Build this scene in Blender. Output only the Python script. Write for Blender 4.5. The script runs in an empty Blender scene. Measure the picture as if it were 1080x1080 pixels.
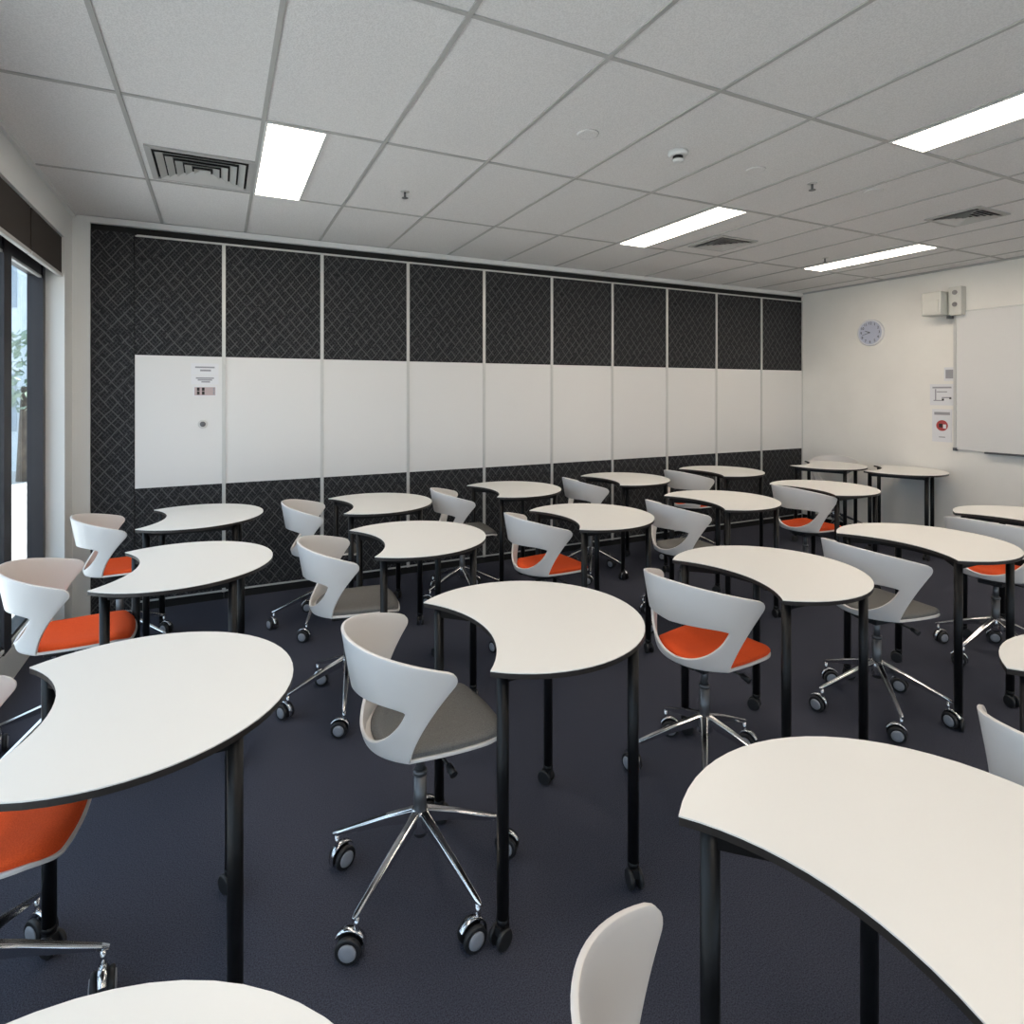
import bpy, bmesh, math, random
from math import sin, cos, pi, radians, sqrt, atan2
from mathutils import Vector, Matrix

random.seed(7)
SC = bpy.context.scene
COL = SC.collection

# ------------------------------------------------------------------ camera
CAM_H = 1.63
FPX = 626.0
TH = math.atan(309 / 626.0)
cd = bpy.data.cameras.new('camera')
cam = bpy.data.objects.new('camera', cd)
COL.objects.link(cam)
cam.location = (0, 0, CAM_H)
cam.rotation_euler = (pi / 2, 0, -TH)
cd.sensor_width = 36
cd.lens = 36 * FPX / 1080
cd.shift_y = -(540 - 414) / 1080
cd.clip_start = 0.05
SC.camera = cam

# ------------------------------------------------------------------ world, light, exposure
SC.view_settings.view_transform = 'Standard'
SC.view_settings.look = 'None'
SC.view_settings.gamma = 1
SC.view_settings.use_curve_mapping = False
SC.view_settings.exposure = 0.92
wd = bpy.data.worlds.new('world')
SC.world = wd
wd.use_nodes = True
bgn = wd.node_tree.nodes['Background']
bgn.inputs['Color'].default_value = (0.66, 0.82, 1.0, 1)
bgn.inputs['Strength'].default_value = 1.45
LAMP = 9.0            # emission of the ceiling light diffusers

XL, XR, YB, YF, ZC = -0.94, 6.74, 5.25, -2.6, 2.908   # room shell
XG = -1.10                                             # glass plane
sun = bpy.data.lights.new('sun', 'SUN')
sun.energy = 9
sun.angle = radians(1)
sun.color = (1.0, 0.93, 0.84)
so = bpy.data.objects.new('sun', sun)
COL.objects.link(so)
so.location = (8, 10, 14)
so.rotation_euler = Vector((-0.36, -0.42, -0.83)).to_track_quat('-Z', 'Y').to_euler()
portal = bpy.data.lights.new('window_portal', 'AREA')
portal.shape = 'RECTANGLE'
portal.size = 7.3
portal.size_y = 2.4
portal.cycles.is_portal = True
po = bpy.data.objects.new('window_portal', portal)
COL.objects.link(po)
po.location = (XG - 0.06, 1.2, 1.45)
po.rotation_euler = Matrix(((0, 0, -1), (1, 0, 0), (0, -1, 0))).to_euler()   # -Z points into the room (+x)

# ------------------------------------------------------------------ materials
def mat(name, col, rough=0.5, metal=0.0, spec=0.5, coat=0.0):
    m = bpy.data.materials.new(name)
    m.use_nodes = True
    p = m.node_tree.nodes['Principled BSDF']
    p.inputs['Base Color'].default_value = (*col, 1)
    p.inputs['Roughness'].default_value = rough
    p.inputs['Metallic'].default_value = metal
    p.inputs['Specular IOR Level'].default_value = spec
    p.inputs['Coat Weight'].default_value = coat
    return m

def N(m, t, **kw):
    n = m.node_tree.nodes.new(t)
    for k, v in kw.items():
        setattr(n, k, v)
    return n

def L(m, a, b):
    m.node_tree.links.new(a, b)

def noisy(name, c1, c2, scale, rough=0.6, bump=0.0, detail=3.0, lo=0.35, hi=0.65, spec=0.5, metal=0.0):
    m = mat(name, c1, rough, metal, spec)
    p = m.node_tree.nodes['Principled BSDF']
    tc = N(m, 'ShaderNodeTexCoord')
    nz = N(m, 'ShaderNodeTexNoise')
    nz.inputs['Scale'].default_value = scale
    nz.inputs['Detail'].default_value = detail
    cr = N(m, 'ShaderNodeValToRGB')
    cr.color_ramp.elements[0].position = lo
    cr.color_ramp.elements[1].position = hi
    cr.color_ramp.elements[0].color = (*c1, 1)
    cr.color_ramp.elements[1].color = (*c2, 1)
    L(m, tc.outputs['Object'], nz.inputs['Vector'])
    L(m, nz.outputs['Fac'], cr.inputs['Fac'])
    L(m, cr.outputs['Color'], p.inputs['Base Color'])
    if bump:
        b = N(m, 'ShaderNodeBump')
        b.inputs['Strength'].default_value = bump
        b.inputs['Distance'].default_value = 0.004
        L(m, nz.outputs['Fac'], b.inputs['Height'])
        L(m, b.outputs['Normal'], p.inputs['Normal'])
    return m

def emit(name, col, s):
    m = bpy.data.materials.new(name)
    m.use_nodes = True
    m.node_tree.nodes.clear()
    e = N(m, 'ShaderNodeEmission')
    e.inputs['Color'].default_value = (*col, 1)
    e.inputs['Strength'].default_value = s
    o = N(m, 'ShaderNodeOutputMaterial')
    L(m, e.outputs[0], o.inputs['Surface'])
    return m

M = {}
M['wall'] = noisy('painted_plaster', (0.84, 0.815, 0.765), (0.87, 0.845, 0.795), 3, 0.75, 0.0)
M['white_paint'] = mat('white_paint', (0.74, 0.75, 0.74), 0.5)
M['carpet'] = noisy('carpet', (0.029, 0.031, 0.042), (0.088, 0.093, 0.124), 260, 0.95, 0.9, 4, 0.3, 0.7, 0.1)
M['ceil'] = noisy('ceiling_tile', (0.74, 0.73, 0.72), (0.84, 0.83, 0.82), 170, 0.9, 0.5, 3, 0.38, 0.6, 0.2)
M['grid'] = mat('ceiling_grid', (0.46, 0.455, 0.44), 0.5)
M['alu'] = mat('aluminium_strip', (0.62, 0.62, 0.60), 0.4, 0.3)
M['board'] = mat('whiteboard_surface', (0.75, 0.74, 0.725), 0.35)
M['black'] = mat('black_metal', (0.005, 0.005, 0.0055), 0.38, 0, 0.3)
M['void'] = mat('black_gap', (0.006, 0.006, 0.006), 0.8)
M['edge'] = mat('dark_table_edge', (0.018, 0.014, 0.012), 0.5)
M['top'] = mat('white_laminate', (0.80, 0.785, 0.75), 0.38, 0, 0.4)
M['shell'] = mat('white_plastic', (0.71, 0.685, 0.665), 0.32, 0, 0.5)
M['orange'] = noisy('orange_fabric', (0.76, 0.085, 0.018), (0.86, 0.11, 0.026), 300, 0.85, 0.3, 2, 0.35, 0.65, 0.2)
M['grey'] = noisy('grey_fabric', (0.13, 0.127, 0.120), (0.19, 0.187, 0.178), 300, 0.85, 0.3, 2, 0.35, 0.65, 0.2)
M['chrome'] = mat('polished_aluminium', (0.72, 0.72, 0.73), 0.16, 1.0)
M['steel'] = mat('grey_steel', (0.16, 0.16, 0.165), 0.35, 0.7)
M['plastic'] = mat('black_plastic', (0.015, 0.015, 0.016), 0.5)
M['disc'] = mat('grey_wheel_disc', (0.30, 0.31, 0.34), 0.35)
M['dark_frame'] = mat('dark_window_frame', (0.018, 0.016, 0.020), 0.4)
M['blind'] = noisy('brown_blind_fabric', (0.028, 0.022, 0.018), (0.036, 0.029, 0.024), 400, 0.9)
M['paper'] = mat('paper', (0.76, 0.76, 0.78), 0.7)
M['ink'] = mat('grey_ink', (0.33, 0.33, 0.35), 0.8)
M['dark_ink'] = mat('dark_ink', (0.03, 0.025, 0.025), 0.8)
M['pink'] = mat('pink_panel', (0.50, 0.40, 0.39), 0.7)
M['red'] = mat('red_ink', (0.42, 0.06, 0.06), 0.7)
M['clock'] = mat('clock_face', (0.50, 0.53, 0.64), 0.4)
M['device'] = mat('beige_plastic', (0.66, 0.65, 0.60), 0.5)
M['lamp'] = emit('lamp_diffuser', (1.0, 0.865, 0.72), LAMP)
M['render_wall'] = noisy('pale_cladding', (0.62, 0.68, 0.72), (0.72, 0.77, 0.80), 1.5, 0.8)
M['ext_glass'] = mat('far_window_glass', (0.30, 0.36, 0.42), 0.3)
M['leaf'] = noisy('leaf_green', (0.22, 0.30, 0.22), (0.32, 0.40, 0.31), 5, 0.8)
M['bark'] = noisy('bark', (0.08, 0.06, 0.045), (0.15, 0.12, 0.09), 9, 0.9)
M['paving'] = noisy('paving', (0.42, 0.42, 0.41), (0.50, 0.50, 0.49), 4, 0.9)

def glass_mat():
    m = bpy.data.materials.new('window_glass')
    m.use_nodes = True
    m.node_tree.nodes.clear()
    t = N(m, 'ShaderNodeBsdfTransparent')
    t.inputs['Color'].default_value = (0.93, 0.96, 0.97, 1)
    g = N(m, 'ShaderNodeBsdfGlossy')
    g.inputs['Roughness'].default_value = 0.01
    lw = N(m, 'ShaderNodeLayerWeight')
    lw.inputs['Blend'].default_value = 0.5
    pw = N(m, 'ShaderNodeMath', operation='POWER')
    pw.inputs[1].default_value = 5.0
    L(m, lw.outputs['Facing'], pw.inputs[0])
    fr = N(m, 'ShaderNodeMath', operation='MULTIPLY_ADD')
    fr.inputs[1].default_value = 0.75
    fr.inputs[2].default_value = 0.03
    L(m, pw.outputs[0], fr.inputs[0])
    mx = N(m, 'ShaderNodeMixShader')
    o = N(m, 'ShaderNodeOutputMaterial')
    L(m, fr.outputs[0], mx.inputs[0])
    L(m, t.outputs[0], mx.inputs[1])
    L(m, g.outputs[0], mx.inputs[2])
    L(m, mx.outputs[0], o.inputs['Surface'])
    return m
M['glass'] = glass_mat()

def fabric_wall():
    """charcoal fabric with a fine irregular diamond lattice of thin pale threads"""
    m = mat('patterned_charcoal_fabric', (0.03, 0.03, 0.032), 0.9, 0, 0.2)
    p = m.node_tree.nodes['Principled BSDF']
    tc = N(m, 'ShaderNodeTexCoord')
    sep = N(m, 'ShaderNodeSeparateXYZ')
    L(m, tc.outputs['Object'], sep.inputs[0])
    def op(o, a, b=None, c=None):
        n = N(m, 'ShaderNodeMath', operation=o)
        for i, v in enumerate((a, b, c)):
            if v is None: continue
            if isinstance(v, (int, float)): n.inputs[i].default_value = v
            else: L(m, v, n.inputs[i])
        return n.outputs[0]
    nz = N(m, 'ShaderNodeTexNoise')
    nz.inputs['Scale'].default_value = 9
    L(m, tc.outputs['Object'], nz.inputs['Vector'])
    tot = None
    for k, (sx, sz, f, wgt) in enumerate(((1, 0.82, 12, 1.0), (-1, 0.82, 12, 1.0), (1, 0.82, 37, 0.45), (-1, 0.82, 33, 0.45))):
        d = op('MULTIPLY_ADD', sep.outputs['X'], sx, op('MULTIPLY', sep.outputs['Z'], sz))
        d = op('MULTIPLY', d, f)
        d = op('ADD', d, op('MULTIPLY', nz.outputs['Fac'], 0.35))
        fr = op('FRACT', d)
        ab = op('ABSOLUTE', op('SUBTRACT', fr, 0.5))
        ln = op('LESS_THAN', ab, 0.06 if k < 2 else 0.12)
        cell = op('FLOOR', d)
        # broken threads
        brk = N(m, 'ShaderNodeTexNoise')
        brk.inputs['Scale'].default_value = 14 + 3 * k
        L(m, tc.outputs['Object'], brk.inputs['Vector'])
        on = op('GREATER_THAN', brk.outputs['Fac'], 0.42)
        v = op('MULTIPLY', op('MULTIPLY', ln, on), wgt)
        tot = v if tot is None else op('MAXIMUM', tot, v)
    mx = N(m, 'ShaderNodeMix', data_type='RGBA')
    mx.inputs['A'].default_value = (0.020, 0.0205, 0.0225, 1)
    mx.inputs['B'].default_value = (0.085, 0.085, 0.088, 1)
    L(m, tot, mx.inputs['Factor'])
    L(m, mx.outputs['Result'], p.inputs['Base Color'])
    return m
M['fabric'] = fabric_wall()

# ------------------------------------------------------------------ mesh helpers
def tag(o, label=None, cat=None, group=None, kind=None):
    if label: o['label'] = label
    if cat: o['category'] = cat
    if group: o['group'] = group
    if kind: o['kind'] = kind
    return o

def obj(name, bm, mats, parent=None, smooth=False, bevel=0.0, seg=2):
    me = bpy.data.meshes.new(name)
    bmesh.ops.recalc_face_normals(bm, faces=bm.faces)
    bm.to_mesh(me)
    bm.free()
    if not isinstance(mats, (list, tuple)): mats = [mats]
    for m in mats: me.materials.append(M[m])
    o = bpy.data.objects.new(name, me)
    COL.objects.link(o)
    if smooth:
        for f in me.polygons: f.use_smooth = True
    if bevel:
        b = o.modifiers.new('bevel', 'BEVEL')
        b.width = bevel
        b.segments = seg
        b.limit_method = 'ANGLE'
        b.angle_limit = radians(40)
    if parent: o.parent = parent
    return o

def empty(name, loc, rz=0.0):
    o = bpy.data.objects.new(name, None)
    o.empty_display_size = 0.1
    COL.objects.link(o)
    o.location = loc
    o.rotation_euler = (0, 0, rz)
    return o

def box(bm, x0, x1, y0, y1, z0, z1, mi=0):
    vs = [bm.verts.new((x, y, z)) for x in (x0, x1) for y in (y0, y1) for z in (z0, z1)]
    for q in ((0, 1, 3, 2), (4, 6, 7, 5), (0, 4, 5, 1), (2, 3, 7, 6), (0, 2, 6, 4), (1, 5, 7, 3)):
        f = bm.faces.new([vs[i] for i in q])
        f.material_index = mi
    return vs

def tube(bm, p, q, r0, r1=None, n=16, mi=0, caps=True, sm=True):
    p, q = Vector(p), Vector(q)
    r1 = r0 if r1 is None else r1
    d = (q - p).normalized()
    a = d.orthogonal().normalized()
    b = d.cross(a)
    A, B = [], []
    for i in range(n):
        t = 2 * pi * i / n
        e = a * cos(t) + b * sin(t)
        A.append(bm.verts.new(p + e * r0))
        B.append(bm.verts.new(q + e * r1))
    for i in range(n):
        j = (i + 1) % n
        f = bm.faces.new((A[i], A[j], B[j], B[i]))
        f.material_index = mi
        f.smooth = sm
    if caps:
        for c in (A, B):
            f = bm.faces.new(c)
            f.material_index = mi

def lathe(bm, c, axis, prof, n=24, mi=0):
    """profile of (along, radius) round an axis through c; open ends are closed with caps"""
    c = Vector(c)
    d = Vector(axis).normalized()
    a = d.orthogonal().normalized()
    b = d.cross(a)
    rings = []
    for (h, r) in prof:
        rings.append([bm.verts.new(c + d * h + (a * cos(2 * pi * i / n) + b * sin(2 * pi * i / n)) * max(r, 1e-4)) for i in range(n)])
    for R, S in zip(rings, rings[1:]):
        for i in range(n):
            j = (i + 1) % n
            f = bm.faces.new((R[i], R[j], S[j], S[i]))
            f.material_index = mi
            f.smooth = True
    for R in (rings[0], rings[-1]):
        f = bm.faces.new(R)
        f.material_index = mi

def part_box(name, parent, m, x0, x1, y0, y1, z0, z1, bevel=0.0):
    bm = bmesh.new()
    box(bm, x0, x1, y0, y1, z0, z1)
    return obj(name, bm, m, parent, bevel=bevel)

def structure(name, bm, m, bevel=0.0):
    return tag(obj(name, bm, m, bevel=bevel), kind='structure')

def struct_box(name, m, *a):
    bm = bmesh.new()
    box(bm, *a)
    return structure(name, bm, m)

def copy_tree(o, parent=None):
    c = o.copy()
    COL.objects.link(c)
    c.parent = parent
    for ch in list(o.children):
        copy_tree(ch, c)
    return c

# ------------------------------------------------------------------ room shell
bm = bmesh.new(); box(bm, -1.30, XR + 0.15, YF - 0.15, YB + 0.15, -0.12, 0)
structure('floor', bm, 'carpet')
ceiling = struct_box('ceiling', 'ceil', -1.30, XR + 0.15, YF - 0.15, YB + 0.15, ZC, ZC + 0.12)
GX = [0.187 + 0.5715 * k for k in range(-1, 12)]
GY = [4.150 - 1.145 * k for k in range(0, 6)]
bm = bmesh.new()
gw = 0.009
for x in GX: box(bm, x - gw, x + gw, YF, YB, ZC - 0.006, ZC + 0.001)
for y in GY: box(bm, XL, XR, y - gw, y + gw, ZC - 0.0055, ZC + 0.001)
obj('ceiling_grid', bm, 'grid', ceiling)

struct_box('wall_back', 'wall', -1.14, XR + 0.15, YB + 0.001, YB + 0.15, 0, ZC)
struct_box('wall_right', 'wall', XR, XR + 0.15, YF, YB, 0, ZC)
bm = bmesh.new()
box(bm, -1.30, XR + 0.15, YF - 0.15, YF, 1.50, ZC); box(bm, -1.30, XR + 0.15, YF - 0.15, YF, 0, 0.45)
box(bm, -1.30, -0.60, YF - 0.15, YF, 0.45, 1.50); box(bm, 6.3, XR + 0.15, YF - 0.15, YF, 0.45, 1.50)
structure('wall_front', bm, 'wall')  # its low opening is invented, to let ground-bounced daylight reach the ceiling
for i in range(4):  # unseen glazed strip, added for the daylight it lets in
    w = tag(empty('window_%d' % (i + 6), (-0.60 + 1.725 * (i + 0.5), YF - 0.08, 0.45)), kind='structure')
    bm = bmesh.new()
    for q in ((-0.862, -0.80, 0, 1.05), (0.80, 0.862, 0, 1.05), (-0.80, 0.80, 0, 0.06), (-0.80, 0.80, 0.99, 1.05)):
        box(bm, q[0], q[1], -0.03, 0.03, q[2], q[3])
    obj('window_frame', bm, 'dark_frame', w)
    part_box('pane', w, 'glass', -0.80, 0.80, -0.003, 0.003, 0.055, 0.995)
# left wall: lintel over the window band, nib at the far end, curb below the glass
bm = bmesh.new()
box(bm, -1.14, XL, YF, YB, 2.685, ZC)
box(bm, -1.14, XL, 4.957, YB, 0, 2.685)
box(bm, -1.14, XG - 0.03, YF, 4.957, 0, 0.20)
structure('wall_left', bm, 'white_paint')
# white return at the back wall beside the left corner
struct_box('trim_1', 'white_paint', XL, -0.835, YB - 0.055, YB, 0, ZC - 0.002)
# shadow angle round the ceiling
bm = bmesh.new()
box(bm, XL, XL + 0.022, YF, YB - 0.06, ZC - 0.022, ZC - 0.001)
structure('trim_2', bm, 'white_paint')
bm = bmesh.new()
box(bm, XR - 0.02, XR, YF, YB - 0.06, ZC - 0.02, ZC - 0.001)
structure('trim_3', bm, 'grid')
bm = bmesh.new(); box(bm, XR - 0.014, XR, YF, YB - 0.06, 0, 0.07)
structure('baseboard_right', bm, 'black')

# windows along the left wall: dark frames, one pane each
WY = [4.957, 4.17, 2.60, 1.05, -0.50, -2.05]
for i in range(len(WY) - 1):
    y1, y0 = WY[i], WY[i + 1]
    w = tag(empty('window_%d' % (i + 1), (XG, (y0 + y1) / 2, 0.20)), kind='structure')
    h = (y1 - y0) / 2
    a = 0.0575
    bm = bmesh.new()
    hi = 0.058 if i == 0 else 0.065
    box(bm, -0.03, 0.055, h - hi, h, 0.0, 2.485)
    box(bm, -0.03, 0.055, -h, -h + 0.065, 0.0, 2.485)
    box(bm, -0.03, 0.045, -h + 0.065, h - hi, 0.0, 0.055)
    box(bm, -0.03, 0.045, -h + 0.065, h - hi, 2.205, 2.485)  # head deepened as a stand-in for the blind's reflection in the glass
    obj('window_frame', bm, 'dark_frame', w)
    part_box('pane', w, 'glass', -0.006, 0.000, -h + 0.06, h - hi + 0.005, 0.05, 2.21)
    part_box('rail_reflection', w, 'alu', 0.030, 0.048, -h + 0.066, h - hi - 0.001, 2.190, 2.2045)  # pale strip modelled in place of the reflected blind rail
    part_box('sill_bead', w, 'white_paint', 0.045, 0.056, -h + 0.066, h - hi - 0.001, 0.02, 0.035)
struct_box('trim_4', 'white_paint', XG - 0.03, XG + 0.05, YF, 4.957, 0.0, 0.198)

# roller blinds, drawn up, hanging just behind the lintel
def blind(y0, y1, label):
    t = tag(empty('roller_blind', (-0.965, (y0 + y1) / 2, 2.66)), label, 'blind', 'brown roller blinds above the windows')
    h = (y1 - y0) / 2
    part_box('blind_fabric', t, 'blind', -0.004, 0.010, -h, h, -0.225, 0.020)
    part_box('bottom_rail', t, 'alu', -0.010, 0.016, -h, h, -0.248, -0.225, 0.003)
    bm = bmesh.new()
    tube(bm, (-0.030, -h + 0.004, 0), (-0.030, h - 0.004, 0), 0.024)
    obj('roller_tube', bm, 'blind', t)
blind(4.227, 4.950, 'brown roller blind nearest the patterned partition, drawn up over the window')
blind(2.60, 4.205, 'brown roller blind cut by the left edge, drawn up over the window')

# ------------------------------------------------------------------ operable partition along the back wall
YP = YB - 0.05
part_box0 = bmesh.new(); box(part_box0, -0.835, XR - 0.002, YB - 0.035, YB - 0.001, 2.812, 2.858)
structure('trim_5', part_box0, 'void')
struct_box('trim_6', 'white_paint', XL + 0.105, XR - 0.021, YB - 0.075, YB - 0.001, 2.8585, ZC - 0.007)
bm = bmesh.new(); box(bm, -0.833, -0.566, YP, YB, 0.0, 2.812)
side = obj('fixed_partition_panel', bm, 'fabric')
tag(side, 'narrow full-height charcoal patterned panel without whiteboard at the window corner', 'partition panel')

PB = [-0.562, 0.034] + [0.034 + 0.7452 * k for k in range(1, 10)]
plabels = [
    'partition panel with paper notices and a lock on its whiteboard',
    'first plain whiteboard partition panel right of the one with notices',
    'second plain whiteboard partition panel right of the one with notices',
    'third plain whiteboard partition panel right of the one with notices',
    'fourth plain whiteboard partition panel right of the one with notices',
    'fifth plain whiteboard partition panel right of the one with notices',
    'sixth plain whiteboard partition panel right of the one with notices',
    'third partition panel from the right wall, charcoal fabric and whiteboard',
    'second partition panel from the right wall, charcoal fabric and whiteboard',
    'partition panel in the corner against the right wall, charcoal fabric and whiteboard',
]
def partition_panel(x0, x1, label):
    h = (x1 - x0) / 2
    t = tag(empty('partition_panel', ((x0 + x1) / 2, YP, 0)), label, 'partition panel', 'partition panels in a row along the back wall')
    e = 0.013
    el = e if x0 > 0 else 0.001
    part_box('upper_fabric', t, 'fabric', -h + el, h - e, 0.004, 0.045, 1.912, 2.792)
    part_box('lower_fabric', t, 'fabric', -h + el, h - e, 0.004, 0.045, 0.075, 0.912)
    part_box('whiteboard', t, 'board', -h + el, h - e, 0.001, 0.045, 0.914, 1.910)
    bm = bmesh.new()
    if x0 > 0: box(bm, -h + 0.0008, -h + e, -0.006, 0.046, 0.06, 2.805)
    box(bm, h - e, h - 0.0008, -0.006, 0.046, 0.06, 2.805)
    obj('edge_strip', bm, 'alu', t)
    part_box('top_rail', t, 'alu', -h + e, h - e, -0.004, 0.046, 2.792, 2.806)
    bm = bmesh.new()
    box(bm, -h + e, h - e, -0.002, 0.046, 0.062, 0.075)
    obj('bottom_rail', bm, 'alu', t)
    part_box('sweep_seal', t, 'void', -h + 0.001, h - 0.001, 0.010, 0.046, 0.0, 0.060)
    return t
for i in range(10):
    partition_panel(PB[i], PB[i + 1], plabels[i])

# notices and lock on the first whiteboard
def sheet(name, label, cat, c, w, h, bars, axis='y', base='paper', border=None):
    """paper on a wall; bars = (u, v, du, dv, material) marks in sheet coordinates"""
    t = tag(empty(name, c), label, cat)
    def b(nm, u0, u1, v0, v1, m, d0, d1, par):
        if axis == 'y': return part_box(nm, par, m, u0, u1, -d1, -d0, v0, v1)
        return part_box(nm, par, m, -d1, -d0, -u1, -u0, v0, v1)
    s = b('sheet', -w / 2, w / 2, -h / 2, h / 2, base, 0.0, 0.0015, t)
    for nm, u, v, du, dv, m in bars:
        b(nm, u - du / 2, u + du / 2, v - dv / 2, v + dv / 2, m, 0.0015, 0.0023, s)
    return t
yb = YP + 0.0005
sheet('paper_notice', 'upper paper notice with two lines on the leftmost whiteboard', 'notice', (-0.098, yb, 1.812), 0.19, 0.09,
      [('printed_line', 0, 0.014, 0.135, 0.012, 'ink'), ('printed_line', 0.004, -0.010, 0.075, 0.014, 'ink')])
sheet('paper_notice', 'lower paper notice with pale lines above the dark-barred label', 'notice', (-0.098, yb, 1.728), 0.19, 0.07,
      [('printed_line', 0, 0.014, 0.125, 0.011, 'ink'), ('printed_line', 0, 0.0, 0.10, 0.011, 'ink'), ('printed_line', 0.005, -0.015, 0.06, 0.011, 'ink')])
sheet('warning_label', 'pinkish label with two dark bars on the leftmost whiteboard', 'label', (-0.098, yb, 1.640), 0.165, 0.082,
      [('pink_field', 0, 0, 0.145, 0.064, 'pink')])
lab = [o for o in bpy.data.objects if o.name.startswith('pink_field')][0]
for k, (u, s, m) in enumerate(((-0.046, 0.018, 'dark_ink'), (-0.012, 0.018, 'dark_ink'), (0.062, 0.010, 'ink'))):
    for v in (-0.014, 0.016):
        part_box('dark_mark', lab, m, u - s / 2, u + s / 2, -0.0032, -0.0023, v - 0.013, v + 0.013)
t = tag(empty('panel_lock', (-0.113, yb, 1.385)), 'small round dark lock below the notices on the whiteboard', 'lock')
bm = bmesh.new(); lathe(bm, (0, 0, 0), (0, -1, 0), [(0, 0.034), (0.004, 0.034), (0.006, 0.028)])
obj('escutcheon', bm, 'alu', t)
bm = bmesh.new(); lathe(bm, (0, -0.0062, 0), (0, -1, 0), [(0, 0.021), (0.010, 0.019), (0.012, 0.012)])
obj('lock_cylinder', bm, 'steel', t)

# ------------------------------------------------------------------ right wall fittings
wbd = tag(empty('wall_whiteboard', (XR, 1.75, 1.04)), 'large wall-mounted whiteboard on the right wall, cut by the frame', 'whiteboard')
part_box('writing_surface', wbd, 'board', -0.018, 0, -1.66, 1.66, 0.012, 1.40)
bm = bmesh.new()
box(bm, -0.026, 0, -1.685, 1.685, 1.40, 1.415); box(bm, -0.026, 0, 1.66, 1.685, 0.012, 1.40); box(bm, -0.026, 0, -1.685, -1.66, 0.012, 1.40)
obj('board_frame', bm, 'alu', wbd)
part_box('pen_tray', wbd, 'steel', -0.055, 0, -1.4, 1.4, -0.006, 0.012, 0.003)
part_box('corner_cap', wbd, 'steel', -0.03, 0, 1.655, 1.69, -0.002, 0.03, 0.003)

ck = tag(empty('wall_clock', (XR, 4.30, 2.318)), 'round wall clock with pale blue-grey face on the right wall', 'clock')
bm = bmesh.new(); lathe(bm, (0, 0, 0), (-1, 0, 0), [(0, 0.152), (0.022, 0.152), (0.030, 0.145), (0.030, 0.136), (0.022, 0.133)], 40)
obj('clock_rim', bm, 'paper', ck)
bm = bmesh.new(); lathe(bm, (-0.0225, 0, 0), (-1, 0, 0), [(0, 0.134), (0.001, 0.134)], 40)
face = obj('clock_face', bm, 'clock', ck)
for k in range(12):
    a = radians(30 * (k + 1))
    cu = bpy.data.curves.new('clock_numeral', 'FONT')
    cu.body = str(k + 1)
    cu.size = 0.042
    cu.align_x = 'CENTER'
    cu.align_y = 'CENTER'
    cu.extrude = 0.0006
    cu.materials.append(M['dark_ink'])
    tmp = bpy.data.objects.new('text_source', cu)
    me = bpy.data.meshes.new_from_object(tmp)
    bpy.data.objects.remove(tmp)
    n = bpy.data.objects.new('clock_numeral', me)
    COL.objects.link(n)
    n.parent = face
    n.location = (-0.0245, -0.106 * sin(a), 0.106 * cos(a))
    n.rotation_euler = (pi / 2, 0, -pi / 2)
for nm, ln, ang, wd_ in (('hour_hand', 0.062, 292, 0.008), ('minute_hand', 0.095, 255, 0.005)):
    a = radians(ang)
    bm = bmesh.new()
    tube(bm, (-0.027, 0, 0), (-0.027, -ln * sin(a), ln * cos(a)), wd_ / 2, wd_ / 3, 6)
    obj(nm, bm, 'dark_ink', ck)

# speaker / sensor unit high on the wall, two housings
sp = tag(empty('wall_speaker', (XR, 3.46, 2.53)), 'boxy cream wall speaker with a bracket high above the whiteboard corner', 'speaker')
part_box('speaker_cabinet', sp, 'device', -0.20, -0.03, 0.00, 0.19, -0.11, 0.13, 0.012)
part_box('grille', sp, 'device', -0.208, -0.20, 0.02, 0.17, -0.09, 0.04, 0.004)
part_box('bracket_box', sp, 'device', -0.09, 0.0, -0.13, -0.01, -0.12, 0.17, 0.008)
for z in (0.11, -0.01):
    bm = bmesh.new(); lathe(bm, (-0.09, -0.07, z), (-1, 0, 0), [(0, 0.024), (0.008, 0.022)], 16)
    obj('socket', bm, 'steel', sp)
part_box('mounting_clip', sp, 'steel', -0.10, -0.03, -0.03, 0.0, -0.15, -0.115)

wx = XR - 0.0005
sheet('paper_notice', 'small grey-printed notice, topmost of the papers beside the big whiteboard', 'notice', (wx, 3.484, 1.82), 0.10, 0.14,
      [('printed_block', 0, 0.0, 0.07, 0.09, 'ink')], 'x')
sheet('evacuation_plan', 'landscape plan sheet with grey drawing beside the big whiteboard', 'poster', (wx, 3.555, 1.607), 0.23, 0.22,
      [('printed_line', 0, 0.075, 0.18, 0.016, 'ink'), ('plan_wall', -0.06, 0.0, 0.012, 0.12, 'ink'), ('plan_wall', 0.0, 0.03, 0.10, 0.010, 'ink'),
       ('plan_wall', 0.045, -0.03, 0.09, 0.012, 'ink'), ('plan_mark', 0.08, -0.035, 0.02, 0.02, 'dark_ink'), ('plan_mark', 0.01, -0.05, 0.02, 0.02, 'dark_ink'),
       ('plan_wall', -0.03, -0.06, 0.10, 0.010, 'ink')], 'x')
nsm = sheet('safety_sign', 'tall white sign with a red round symbol beside the big whiteboard', 'sign', (wx, 3.553, 1.287), 0.19, 0.34,
      [('sign_header', 0, 0.125, 0.15, 0.030, 'ink'), ('sign_footer', 0, -0.12, 0.06, 0.010, 'ink')], 'x')
bm = bmesh.new(); lathe(bm, (-0.0015, 0, 0.0), (-1, 0, 0), [(0, 0.056), (0.0008, 0.056)], 28)
rd = obj('red_disc', bm, 'red', nsm.children[0])
part_box('dark_symbol', rd, 'dark_ink', -0.0032, -0.0023, -0.005, 0.030, -0.02, 0.02)
part_box('pale_symbol', rd, 'paper', -0.0032, -0.0023, -0.040, -0.010, -0.03, 0.012)

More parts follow.
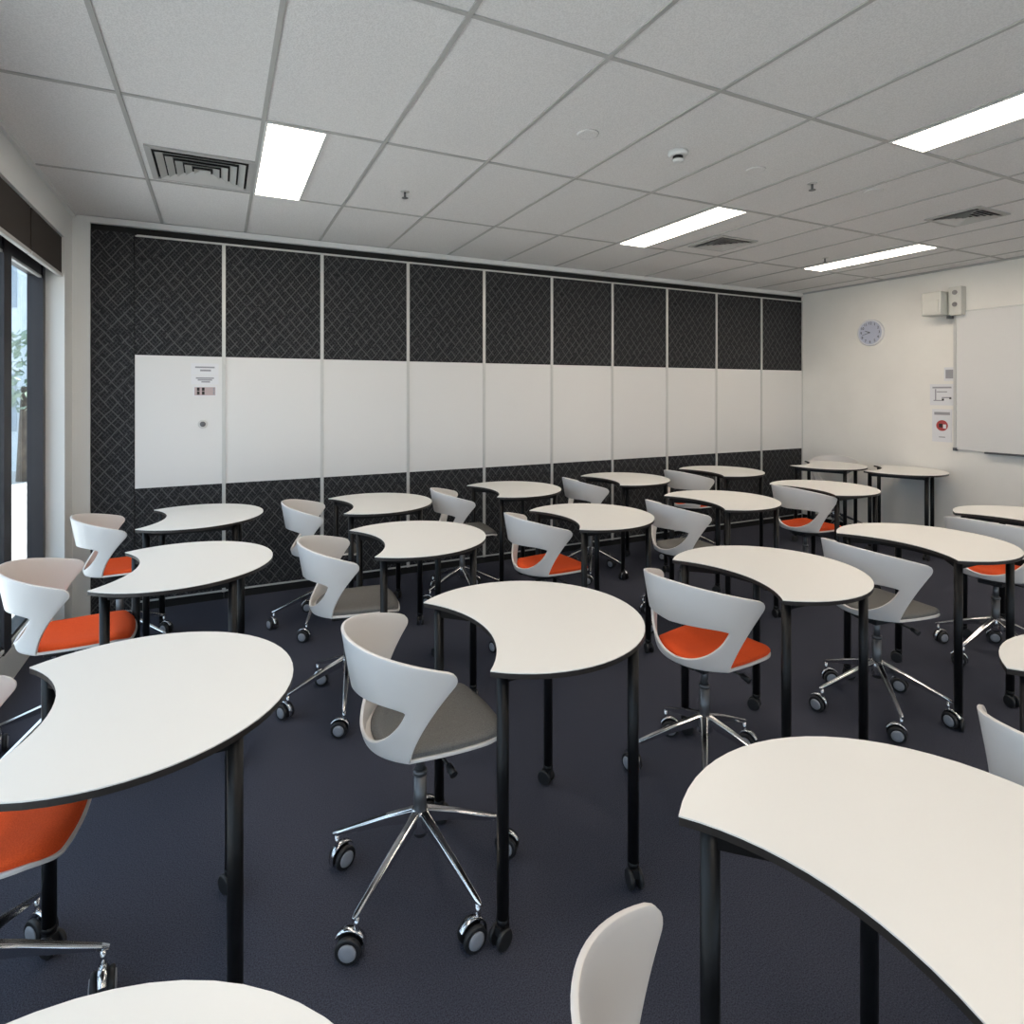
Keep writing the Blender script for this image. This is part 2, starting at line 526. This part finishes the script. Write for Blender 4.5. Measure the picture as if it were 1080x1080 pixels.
# ------------------------------------------------------------------ ceiling fittings
def ceiling_light(x, y1, label):
    w, l = 0.262, 1.118
    t = tag(empty('ceiling_light', (x, y1 - 0.5725, ZC)), label, 'ceiling light', 'long recessed ceiling lights')
    bm = bmesh.new()
    a, b = w / 2 + 0.012, l / 2 + 0.012
    for q in ((-a, -w / 2, -b, b), (w / 2, a, -b, b), (-w / 2, w / 2, -b, -l / 2), (-w / 2, w / 2, l / 2, b)):
        box(bm, q[0], q[1], q[2], q[3], -0.010, -0.0005)
    obj('light_frame', bm, 'white_paint', t)
    part_box('diffuser', t, 'lamp', -w / 2, w / 2, -l / 2, l / 2, -0.008, -0.001)
lx = [0.187 + 0.5715 * k + 0.152 for k in (0, 5, 9)]
ceiling_light(lx[0], 4.15, 'long lit ceiling panel near the windows, right beside an air vent')
ceiling_light(lx[1], 4.15, 'long lit ceiling panel in the middle, before a square vent near the partition')
ceiling_light(lx[2] + 0.03, 4.15, 'long lit ceiling panel farthest right, deepest toward the right wall corner')
ceiling_light(lx[1], 3.005 - 1.145, 'long lit ceiling panel cut by the right edge of the photo')
for x, y, w_ in ((lx[0], 1.86, 'overhead beside the windows, just out of the photo'), (lx[2] + 0.03, 1.86, 'out of the photo in front of the big wall whiteboard'),
                 (lx[0], -0.43, 'behind the camera on the window side'), (lx[1], -0.43, 'behind the camera in the middle of the room'), (lx[2], -0.43, 'behind the camera near the right wall')):
    ceiling_light(x, y, 'long lit ceiling panel ' + w_)  # unseen lights, added on the same grid to light the room

def vent(x, y, s, label, sy=None):
    sy = sy or s
    t = tag(empty('air_vent', (x, y, ZC)), label, 'air vent', 'louvred ceiling air vents')
    bm = bmesh.new()
    a, b = s / 2, sy / 2
    for q in ((-a, -a + 0.03, -b, b), (a - 0.03, a, -b, b), (-a + 0.03, a - 0.03, -b, -b + 0.03), (-a + 0.03, a - 0.03, b - 0.03, b)):
        box(bm, q[0], q[1], q[2], q[3], -0.010, -0.0005)
    obj('vent_frame', bm, 'grid', t)
    part_box('vent_throat', t, 'void', -a + 0.03, a - 0.03, -b + 0.03, b - 0.03, -0.0022, -0.0008)
    bm = bmesh.new()
    n = 5
    for k in range(n):
        o_ = 1 - (k + 0.35) / (n + 0.3)
        i_ = o_ - 0.145
        A = [(-1, -1), (1, -1), (1, 1), (-1, 1)]
        ax, bx = (a - 0.03), (b - 0.03)
        for e in range(4):
            p, q = A[e], A[(e + 1) % 4]
            v = [bm.verts.new((p[0] * ax * o_, p[1] * bx * o_, -0.018)), bm.verts.new((q[0] * ax * o_, q[1] * bx * o_, -0.018)),
                 bm.verts.new((q[0] * ax * i_, q[1] * bx * i_, -0.0025)), bm.verts.new((p[0] * ax * i_, p[1] * bx * i_, -0.0025))]
            bm.faces.new(v)
    o = obj('louvres', bm, 'alu', t)
    sm = o.modifiers.new('solid', 'SOLIDIFY'); sm.thickness = 0.0015
vent(-0.085, 3.835, 0.53, 'grey louvred air vent left of the lit panel nearest the windows')
vent(3.865, 3.76, 0.40, 'flat dark louvred vent beyond the middle lit panel')
vent(4.86, 2.40, 0.40, 'dark louvred vent above the speaker, nearest the right wall', 0.36)

t = tag(empty('smoke_detector', (2.184, 2.435, ZC)), 'white smoke detector in the middle of the ceiling', 'smoke detector')
bm = bmesh.new(); lathe(bm, (0, 0, -0.0005), (0, 0, -1), [(0, 0.052), (0.018, 0.050), (0.024, 0.040)])
obj('detector_base', bm, 'white_paint', t)
bm = bmesh.new(); lathe(bm, (0, 0, -0.0245), (0, 0, -1), [(0, 0.026), (0.018, 0.026)])
obj('sensing_slot', bm, 'plastic', t)
bm = bmesh.new(); lathe(bm, (0, 0, -0.0425), (0, 0, -1), [(0, 0.030), (0.010, 0.027), (0.014, 0.015)])
obj('detector_cap', bm, 'white_paint', t)
dl = ['flat round ceiling disc left of the smoke detector', 'flat round ceiling disc just right of the smoke detector',
      'third flat ceiling disc from the left, beside a tiny sprinkler', 'flat round ceiling disc farthest right']
for (x, y), s in zip(((1.633, 2.462), (2.76, 2.434), (3.72, 2.36)), (dl[0], dl[1], dl[3])):
    bm = bmesh.new(); lathe(bm, (0, 0, -0.0005), (0, 0, -1), [(0, 0.055), (0.005, 0.053), (0.007, 0.045)])
    o = obj('ceiling_disc', bm, 'ceil'); o.location = (x, y, ZC)
    tag(o, s, 'ceiling speaker', 'flat round ceiling discs')
for x, y, s in ((1.06, 3.685, 'small dark sprinkler between the window-side light and the middle light'),
                (3.25, 2.44, 'tiny sprinkler between two flat discs right of the smoke detector'),
                (5.157, 3.737, 'tiny sprinkler beside the farthest right lit panel')):
    t = tag(empty('sprinkler_head', (x, y, ZC)), s, 'sprinkler')
    bm = bmesh.new(); lathe(bm, (0, 0, -0.0005), (0, 0, -1), [(0, 0.028), (0.004, 0.026), (0.005, 0.010)])
    obj('rose', bm, 'alu', t)
    bm = bmesh.new(); tube(bm, (0, 0, -0.0055), (0, 0, -0.040), 0.007); lathe(bm, (0, 0, -0.040), (0, 0, -1), [(0, 0.020), (0.003, 0.020)], 14)
    obj('deflector', bm, 'steel', t)

# ------------------------------------------------------------------ moon-shaped tables
TZ = 0.83
def moon_outline(R=0.415, cx=0.275, hx=0.31, apex=0.115, nb=18, no=44, inset=0.0):
    """circle with a shallow round bite taken from its -x side; cusps at (0, +-hx)"""
    r = (hx * hx + apex * apex) / (2 * apex)
    bx = apex - r
    pts = []
    a0 = atan2(hx, -cx)
    for i in range(no + 1):                       # outer arc, from upper cusp clockwise to lower cusp
        a = a0 - (2 * a0) * i / no
        pts.append((cx + (R - inset) * cos(a), (R - inset) * sin(a)))
    b0 = math.asin(hx / r)
    for i in range(1, nb):
        a = -b0 + 2 * b0 * i / nb
        pts.append((bx + (r + inset) * cos(a), (r + inset) * sin(a)))
    return pts

def slab(name, pts, z0, z1, mats, parent, bevel=0.0):
    bm = bmesh.new()
    lo = [bm.verts.new((x, y, z0)) for x, y in pts]
    hi = [bm.verts.new((x, y, z1)) for x, y in pts]
    n = len(pts)
    f = bm.faces.new(hi); f.material_index = 0
    f = bm.faces.new(lo); f.material_index = len(mats) - 1
    for i in range(n):
        j = (i + 1) % n
        f = bm.faces.new((lo[i], lo[j], hi[j], hi[i])); f.material_index = len(mats) - 1
    bmesh.ops.triangulate(bm, faces=[f for f in bm.faces if len(f.verts) > 4])
    return obj(name, bm, mats, parent)

LEGS = [(0.052, -0.283), (0.052, 0.283), (0.530, -0.283), (0.530, 0.283)]
def caster_small(parent):
    bm = bmesh.new()
    tube(bm, (0, 0, 0.085), (0, 0, 0.050), 0.012, n=10)
    box(bm, -0.022, 0.018, -0.010, 0.010, 0.034, 0.062)
    for s in (-1, 1):
        lathe(bm, (-0.010, s * 0.010, 0.030), (0, s, 0), [(0, 0.027), (0.003, 0.030), (0.011, 0.030), (0.014, 0.026)], 18)
    return obj('caster', bm, 'plastic', parent)

def make_table():
    t = empty('moon_table', (0, 0, 0))
    top = slab('tabletop', moon_outline(), TZ - 0.003, TZ, ['top'], t)
    slab('edge_band', moon_outline(inset=0.0006), TZ - 0.0185, TZ - 0.0031, ['edge'], top)
    bm = bmesh.new()
    zr0, zr1 = TZ - 0.052, TZ - 0.0190
    w = 0.013
    for (a, b) in ((0, 1), (2, 3)):
        x = LEGS[a][0]
        if a == 0:
            # rear rail bows inwards to stay clear of the bite
            p = [(x, -0.283), (0.17, -0.17), (0.20, 0.0), (0.17, 0.17), (x, 0.283)]
        else:
            p = [(x, -0.283), (x, 0.283)]
        for q0, q1 in zip(p, p[1:]):
            d = Vector((q1[0] - q0[0], q1[1] - q0[1], 0)); n = Vector((-d.y, d.x, 0)).normalized() * w
            vs = []
            for z in (zr0, zr1):
                for s, e in ((q0, 1), (q0, -1), (q1, -1), (q1, 1)):
                    vs.append(bm.verts.new((s[0] + n.x * e, s[1] + n.y * e, z)))
            for q in ((0, 1, 2, 3), (7, 6, 5, 4), (0, 4, 5, 1), (1, 5, 6, 2), (2, 6, 7, 3), (3, 7, 4, 0)):
                bm.faces.new([vs[i] for i in q])
    for y in (-0.283, 0.283):
        box(bm, 0.052, 0.530, y - w, y + w, zr0 + 0.0005, zr1 - 0.0005)
    obj('under_frame', bm, 'black', t)
    for i, (x, y) in enumerate(LEGS):
        bm = bmesh.new()
        tube(bm, (0, 0, 0.068), (0, 0, TZ - 0.0190), 0.0185, n=20)
        lathe(bm, (0, 0, 0.062), (0, 0, 1), [(0, 0.015), (0.006, 0.0195), (0.020, 0.0195)], 20)
        # little gusset under the frame
        sx = 1 if i < 2 else -1
        lg = obj('leg', bm, 'black', t)
        lg.location = (x, y, 0)
        c = caster_small(lg)
        c.rotation_euler = (0, 0, radians((20, 140, 75, -60)[i]))
    return t

TABLES = [
    # x of the cusps, y of the centre, turn, label
    (0.700, 1.868, 0, 'white moon-shaped table in the centre of the room, tucked around the nearest grey-seated chair'),
    (-0.495, 1.862, 0, 'large-looking white moon table at left, above the cropped orange seat'),
    (0.780, 0.557, 0, 'white moon table filling the bottom right corner'),
    (-0.490, 0.545, 0, 'white moon table at the bottom left, only its rounded far edge showing'),
    (2.055, 0.600, 0, 'white moon table on the right edge with only its left tip in view'),
    (1.950, 1.900, 0, 'white moon table right of centre, between the big orange-seated chair and a grey one'),
    (3.160, 1.905, 0, 'white moon table at right whose far leg stands beside a large caster wheel'),
    (4.400, 1.930, 0, 'white moon table cropped by the right edge below the wall whiteboard'),
    (-0.450, 3.190, -5, 'white moon table at left, orange seats on two sides, second in from the partition'),
    (0.680, 3.200, 0, 'white moon table straight behind the central one, next to a grey-seated chair'),
    (1.890, 3.250, 0, 'white moon table right of the small orange-seated chair near the middle'),
    (3.100, 3.300, 0, 'white moon table between the grey mid-right chair and the farther orange-seated chair'),
    (4.310, 3.340, 0, 'white moon table tucked behind the orange-seated chair near the right wall'),
    (-0.420, 4.380, -4, 'white moon table against the partition below the notices'),
    (0.740, 4.320, 0, 'white moon table near the partition, leftmost chair back beside it'),
    (1.910, 4.440, 0, 'white moon table near the partition, between two small grey chair backs'),
    (3.110, 4.500, 0, 'white moon table near the partition, directly left of the hidden orange seat'),
    (4.330, 4.500, 0, 'white moon table near the partition, farthest right before the corner'),
    (None, (6.02, 4.37), -66, 'white moon table in the far corner with a chair back rising behind it'),
    (None, (6.31, 3.73), -66, 'white moon table against the right wall, long side leg over a round shadow'),
]
proto = make_table()
TABOBJ = []
for i, (x, y, r, lab_) in enumerate(TABLES):
    o = proto if i == 0 else copy_tree(proto)
    if x is None:
        rr = radians(r)
        o.location = (y[0] - 0.275 * cos(rr), y[1] - 0.275 * sin(rr), 0)
        o.rotation_euler = (0, 0, rr)
    else:
        rr = radians(r)                     # turned about the centre of the round top
        o.location = (x + 0.275 * (1 - cos(rr)), y - 0.275 * sin(rr), 0)
        o.rotation_euler = (0, 0, rr)
    tag(o, lab_, 'table', 'white moon-shaped tables on black legs')
    TABOBJ.append(o)

# ------------------------------------------------------------------ swivel chairs
def bez(a, b, c, t):
    return a * (1 - t) ** 2 + b * 2 * t * (1 - t) + c * t * t

SEAT_Z = 0.522
def seat_pt(u, s):
    """s 0 front .. 1 rear of the seat pan"""
    a, b = (abs(u) - 0.62) / 0.38, (0.30 - s) / 0.30
    if a > 0 and b > 0:                     # rounded front corners
        a, b = a * sqrt(1 - b * b / 2), b * sqrt(1 - a * a / 2)
        u = (0.62 + 0.38 * a) * (1 if u > 0 else -1)
        s = 0.30 - 0.30 * b
    xf = 0.262 - 0.030 * u * u
    xr = -0.180 + 0.090 * abs(u) ** 2.2
    x = xf + (xr - xf) * s
    hw = 0.198 + 0.010 * sin(pi * s) - 0.012 * s
    y = u * hw
    z = SEAT_Z - 0.018 * sin(pi * min(1, s * 1.0)) * (1 - u * u) + 0.006 * abs(u) ** 3
    z -= 0.020 * max(0, 1 - s / 0.16) ** 2
    return Vector((x, y, z))

def back_pt(u, t):
    a, b = (abs(u) - 0.90) / 0.10, (t - 0.88) / 0.12
    if a > 0 and b > 0:                     # rounded wing tips
        a, b = a * sqrt(1 - b * b / 2), b * sqrt(1 - a * a / 2)
        u = (0.90 + 0.10 * a) * (1 if u > 0 else -1)
        t = 0.88 + 0.12 * b
    B = seat_pt(u, 1.0)
    al = radians(90) * u
    T = Vector((-0.248 * cos(al) + 0.055 * abs(u) ** 3, 0.264 * sin(al), 0.875 - 0.082 * u * u))
    k = 0.35 + 0.65 * (1 - abs(u) ** 2)
    C = Vector((B.x + (T.x - B.x) * 0.12 - 0.012 * k, B.y + (T.y - B.y) * 0.36 + 0.010 * u, B.z + 0.060 + 0.06 * abs(u)))
    return bez(B, C, T, t)

HU, HT0, HT1 = 0.76, 0.150, 0.650
def hole_curve():
    pts = []
    n = 60
    for i in range(n):                      # bottom: half ellipse, flattened
        a = pi * i / n
        c = cos(a); s_ = sin(a)
        pts.append((HU * (1 if c >= 0 else -1) * abs(c) ** 0.85, HT1 - 0.04 - (HT1 - 0.04 - HT0) * s_ ** 0.9))
    for i in range(n + 1):                  # top, slight downward sag, corners rounded
        u = -HU + 2 * HU * i / n
        e = abs(u) / HU
        pts.append((u, HT1 + 0.0 - 0.04 * e ** 6))
    return pts
HC = hole_curve()
def in_hole(u, t):
    ins = False
    n = len(HC)
    j = n - 1
    for i in range(n):
        (x1, y1), (x2, y2) = HC[i], HC[j]
        if (y1 > t) != (y2 > t) and u < (x2 - x1) * (t - y1) / (y2 - y1) + x1:
            ins = not ins
        j = i
    return ins

def shell_mesh():
    bm = bmesh.new()
    nu, ns, nt = 44, 14, 30
    G = []
    UT = {}
    for j in range(ns + nt + 1):
        row = []
        for i in range(nu + 1):
            u = -1 + 2 * i / nu
            if j <= ns:
                v = bm.verts.new(seat_pt(u, j / ns)); UT[v] = (u, -1)
            else:
                t = (j - ns) / nt
                v = bm.verts.new(back_pt(u, t)); UT[v] = (u, t)
            row.append(v)
        G.append(row)
    kill = []
    for j in range(ns + nt):
        for i in range(nu):
            f = bm.faces.new((G[j][i], G[j][i + 1], G[j + 1][i + 1], G[j + 1][i]))
            f.smooth = True
            if j >= ns:
                if in_hole(-1 + 2 * (i + .5) / nu, (j - ns + .5) / nt): kill.append(f)
    ks = set(kill)
    bd = [v for v in bm.verts if any(f in ks for f in v.link_faces) and any(f not in ks for f in v.link_faces)]
    dense = []
    for k in range(len(HC)):
        p, q = HC[k], HC[(k + 1) % len(HC)]
        for m_ in range(4): dense.append((p[0] + (q[0] - p[0]) * m_ / 4, p[1] + (q[1] - p[1]) * m_ / 4))
    for v in bd:
        u, t = UT[v]
        b = min(dense, key=lambda h: (h[0] - u) ** 2 + ((h[1] - t) * 1.3) ** 2)
        v.co = back_pt(*b)
    bmesh.ops.delete(bm, geom=kill, context='FACES')
    bmesh.ops.delete(bm, geom=[v for v in bm.verts if not v.link_faces], context='VERTS')
    return bm

def pad_mesh():
    bm = bmesh.new()
    nu, ns = 20, 18
    T, B = [], []
    for j in range(ns + 1):
        rt, rb = [], []
        for i in range(nu + 1):
            u = (-1 + 2 * i / nu) * 0.955
            s = 0.015 + 0.935 * j / ns
            p = seat_pt(u, s)
            eu = 1 - abs(-1 + 2 * i / nu) ** 8
            es = 1 - abs(-1 + 2 * j / ns) ** 10
            h = 0.012 + 0.016 * min(eu, es)
            rt.append(bm.verts.new(p + Vector((0, 0, 0.0065 + h))))
            rb.append(bm.verts.new(p + Vector((0, 0, 0.0065))))
        T.append(rt); B.append(rb)
    for j in range(ns):
        for i in range(nu):
            f = bm.faces.new((T[j][i], T[j][i + 1], T[j + 1][i + 1], T[j + 1][i])); f.smooth = True
            bm.faces.new((B[j][i], B[j + 1][i], B[j + 1][i + 1], B[j][i + 1]))
    for j in range(ns):
        for i in (0, nu): bm.faces.new((T[j][i], T[j + 1][i], B[j + 1][i], B[j][i]))
    for i in range(nu):
        for j in (0, ns): bm.faces.new((T[j][i], T[j][i + 1], B[j][i + 1], B[j][i]))
    return bm

def chair_caster(parent, x, rot):
    bm = bmesh.new()
    # wheel axis along local y; fork hood over the wheels
    for s in (-1, 1):
        lathe(bm, (-0.020, s * 0.011, 0.0375), (0, s, 0), [(0, 0.034), (0.003, 0.0375), (0.014, 0.0375), (0.017, 0.034)], 22, mi=0)
        lathe(bm, (-0.020, s * 0.0282, 0.0375), (0, s, 0), [(0, 0.026), (0.003, 0.024), (0.004, 0.012)], 18, mi=1)
    tube(bm, (0, 0, 0.066), (0, 0, 0.118), 0.0075, n=10, mi=2)
    # hood: quarter ring
    n = 10
    prev = None
    for k in range(n + 1):
        a = radians(-20 + 170 * k / n)
        r0, r1 = 0.0415, 0.0465
        ring = []
        for r in (r0, r1):
            for yy in (-0.0105, 0.0105):
                ring.append(bm.verts.new((-0.020 + r * cos(a), yy, 0.040 + r * sin(a))))
        if prev:
            for q in ((0, 1), (1, 3), (3, 2), (2, 0)):
                f = bm.faces.new((prev[q[0]], prev[q[1]], ring[q[1]], ring[q[0]])); f.material_index = 2; f.smooth = True
        prev = ring
    o = obj('caster', bm, ['plastic', 'disc', 'chrome'], parent)
    o.location = (x, 0, 0)
    o.rotation_euler = (0, 0, rot)
    return o

def make_chair(pad):
    t = empty('swivel_chair', (0, 0, 0))
    sh = obj('chair_shell', shell_mesh(), 'shell', t)
    sd = sh.modifiers.new('solid', 'SOLIDIFY'); sd.thickness = 0.011; sd.offset = 0.0
    bv = sh.modifiers.new('bevel', 'BEVEL'); bv.width = 0.003; bv.segments = 2; bv.limit_method = 'ANGLE'; bv.angle_limit = radians(50)
    p = obj('seat_pad', pad_mesh(), pad, t)
    tag(p, 'orange upholstered seat pad' if pad == 'orange' else 'grey upholstered seat pad')
    bm = bmesh.new()
    box(bm, -0.085, 0.085, -0.062, 0.062, 0.462, 0.485)
    box(bm, -0.13, 0.14, -0.045, 0.045, 0.485, 0.495)
    obj('seat_mechanism', bm, 'plastic', t, bevel=0.004)
    bm = bmesh.new()
    tube(bm, (0.03, -0.060, 0.472), (0.045, -0.150, 0.462), 0.005, n=8)
    tube(bm, (0.045, -0.150, 0.462), (0.050, -0.185, 0.450), 0.011, 0.013, n=10)
    obj('height_lever', bm, 'plastic', t)
    bm = bmesh.new()
    tube(bm, (0, 0, 0.35), (0, 0, 0.463), 0.0145, n=18)
    tube(bm, (0, 0, 0.165), (0, 0, 0.372), 0.0225, 0.0205, n=20)
    lathe(bm, (0, 0, 0.365), (0, 0, 1), [(0, 0.0235), (0.012, 0.0235), (0.016, 0.017)], 20)
    obj('gas_column', bm, 'steel', t)
    bm = bmesh.new()
    lathe(bm, (0, 0, 0.178), (0, 0, 1), [(0, 0.028), (0.010, 0.034), (0.062, 0.031), (0.074, 0.025)], 24)
    obj('base_hub', bm, 'chrome', t)
    for k in range(5):
        bm = bmesh.new()
        # tapering arm, T section: highlight ridge on top, thinner web below
        secs = [(0.024, 0.250, 0.016, 0.048), (0.12, 0.213, 0.0135, 0.036), (0.22, 0.168, 0.0115, 0.025), (0.296, 0.134, 0.0095, 0.017), (0.314, 0.125, 0.005, 0.012)]
        prev = None
        for (r, z, w, h) in secs:
            ring = [bm.verts.new((r, yy, zz)) for yy, zz in ((-w * 0.55, z - h), (-w, z - 0.006), (-w * 0.6, z), (w * 0.6, z), (w, z - 0.006), (w * 0.55, z - h))]
            if prev:
                for i in range(6):
                    j = (i + 1) % 6
                    bm.faces.new((prev[i], prev[j], ring[j], ring[i]))
            else: bm.faces.new(ring)
            prev = ring
        bm.faces.new(prev)
        a = obj('base_arm', bm, 'chrome', t, bevel=0.0015)
        a.rotation_euler = (0, 0, radians(72 * k))
        chair_caster(a, 0.298, radians((95, 60, 120, 80, 140)[k]))
    return t

def swivel(chair, turn_base):
    """turn the five-arm base of a chair independently of its seat"""
    for ch in chair.children:
        if ch.name.startswith('base_arm'):
            ch.rotation_euler = (0, 0, ch.rotation_euler.z + turn_base)

CH = [
    # x, y, seat heading (deg), base heading (deg, world), pad, label
    (0.600, 1.905, 0, 71, 'grey', 'grey-seated white swivel chair in the centre foreground, whole base showing'),
    (1.870, 1.920, 8, 10, 'orange', 'orange-seated white swivel chair right of the central table'),
    (3.040, 1.910, -6, 15, 'grey', 'grey-seated white swivel chair at right, between two long table tops'),
    (0.605, 3.170, -6, 40, 'grey', 'grey-seated white swivel chair directly behind the central foreground chair'),
    (0.635, 4.350, -10, 30, 'grey', 'white swivel chair near the partition, behind the leftmost visible caster arms'),
    (1.850, 3.290, 4, 20, 'orange', 'small orange-seated white swivel chair behind the central table'),
    (1.735, 4.410, -6, 50, 'grey', 'white chair back against the partition, left of the small orange-seated chair'),
    (2.990, 4.465, -4, 20, 'grey', 'white chair back against the partition, between two table tops right of centre'),
    (2.940, 3.235, -3, 45, 'grey', 'grey-seated white swivel chair in the middle distance right of the small orange-seated one'),
    (4.180, 4.480, 6, 30, 'orange', 'far orange-seated chair almost hidden between tables near the partition'),
    (4.325, 3.310, 0, 10, 'orange', 'orange-seated white swivel chair near the far right corner tables'),
    (6.440, 4.560, 209, 36, 'grey', 'white chair in the far corner facing the room behind a table'),
    (4.270, 1.950, 4, 30, 'orange', 'orange-seated white chair cropped by the right edge, partly under a long table'),
    (-0.612, 3.315, 4, 15, 'orange', 'orange-seated white swivel chair by the window, its whole seat in view'),
    (-0.562, 4.460, 8, 40, 'orange', 'orange-seated white chair in the window corner beside the patterned panel'),
    (-0.580, 1.937, -4, 0, 'orange', 'orange-seated chair cropped at the left edge with a chrome base arm'),
    (0.612, 0.500, 0, 50, 'grey', 'white chair back at the bottom edge, seen from above'),
    (1.850, 0.600, 12, 30, 'grey', 'white chair back at the right edge beside a table tip'),
]
protos = {}
for i, (x, y, hd, bd_, pad, lab_) in enumerate(CH):
    if pad not in protos:
        c = make_chair(pad)
        protos[pad] = c
        base = c
    else:
        c = copy_tree(protos[pad])
        for a, b in zip([q for q in c.children if q.name.startswith('base_arm')], range(5)):
            a.rotation_euler = (0, 0, radians(72 * b))
    c.location = (x, y, 0)
    c.rotation_euler = (0, 0, radians(hd))
    swivel(c, radians(bd_ - hd))
    tag(c, lab_, 'chair', 'white swivel chairs with shell backs')

# ------------------------------------------------------------------ outside the windows
struct_box('ground', 'paving', -30, -1.31, -2.76, 40, -0.3, -0.15)
struct_box('ground_1', 'paving', -30, 30, -30, -2.76, -0.3, -0.15)
bd0 = tag(empty('pale_building', (-7.5, 17, -0.15)), 'pale clad building seen through the window glass', 'building')
part_box('facade', bd0, 'render_wall', -6, 6, 0, 4, 0, 9)
for k in range(6):
    for j in range(3):
        part_box('far_window', bd0, 'ext_glass', -5.2 + 1.9 * k, -4.2 + 1.9 * k, -0.04, 0.02, 0.9 + 2.8 * j, 2.2 + 2.8 * j)
part_box('roof_edge', bd0, 'alu', -6.1, 6.1, -0.15, 4.1, 9.0, 9.2)
tr = tag(empty('small_tree', (-3.55, 15.0, -0.15)), 'small leafy tree outside, seen through the window glass', 'tree')
bm = bmesh.new(); tube(bm, (0, 0, 0), (0.05, 0, 1.9), 0.09, 0.05, 10)
obj('trunk', bm, 'bark', tr)
bm = bmesh.new()
rnd = random.Random(3)
for k in range(420):
    a, b = rnd.uniform(0, 2 * pi), rnd.uniform(-1, 1)
    rr = 0.75 * rnd.uniform(0.5, 1) ** 0.5
    p = Vector((rr * cos(a) * sqrt(1 - b * b), rr * sin(a) * sqrt(1 - b * b), 2.2 + rr * b * 1.1))
    n = Vector((rnd.uniform(-1, 1), rnd.uniform(-1, 1), rnd.uniform(-1, 1))).normalized()
    u_ = n.orthogonal().normalized() * 0.09; v_ = n.cross(u_).normalized() * 0.05
    bm.faces.new([bm.verts.new(p + u_), bm.verts.new(p + v_ + n * .01), bm.verts.new(p - u_), bm.verts.new(p - v_ + n * .01)])
obj('crown', bm, 'leaf', tr)
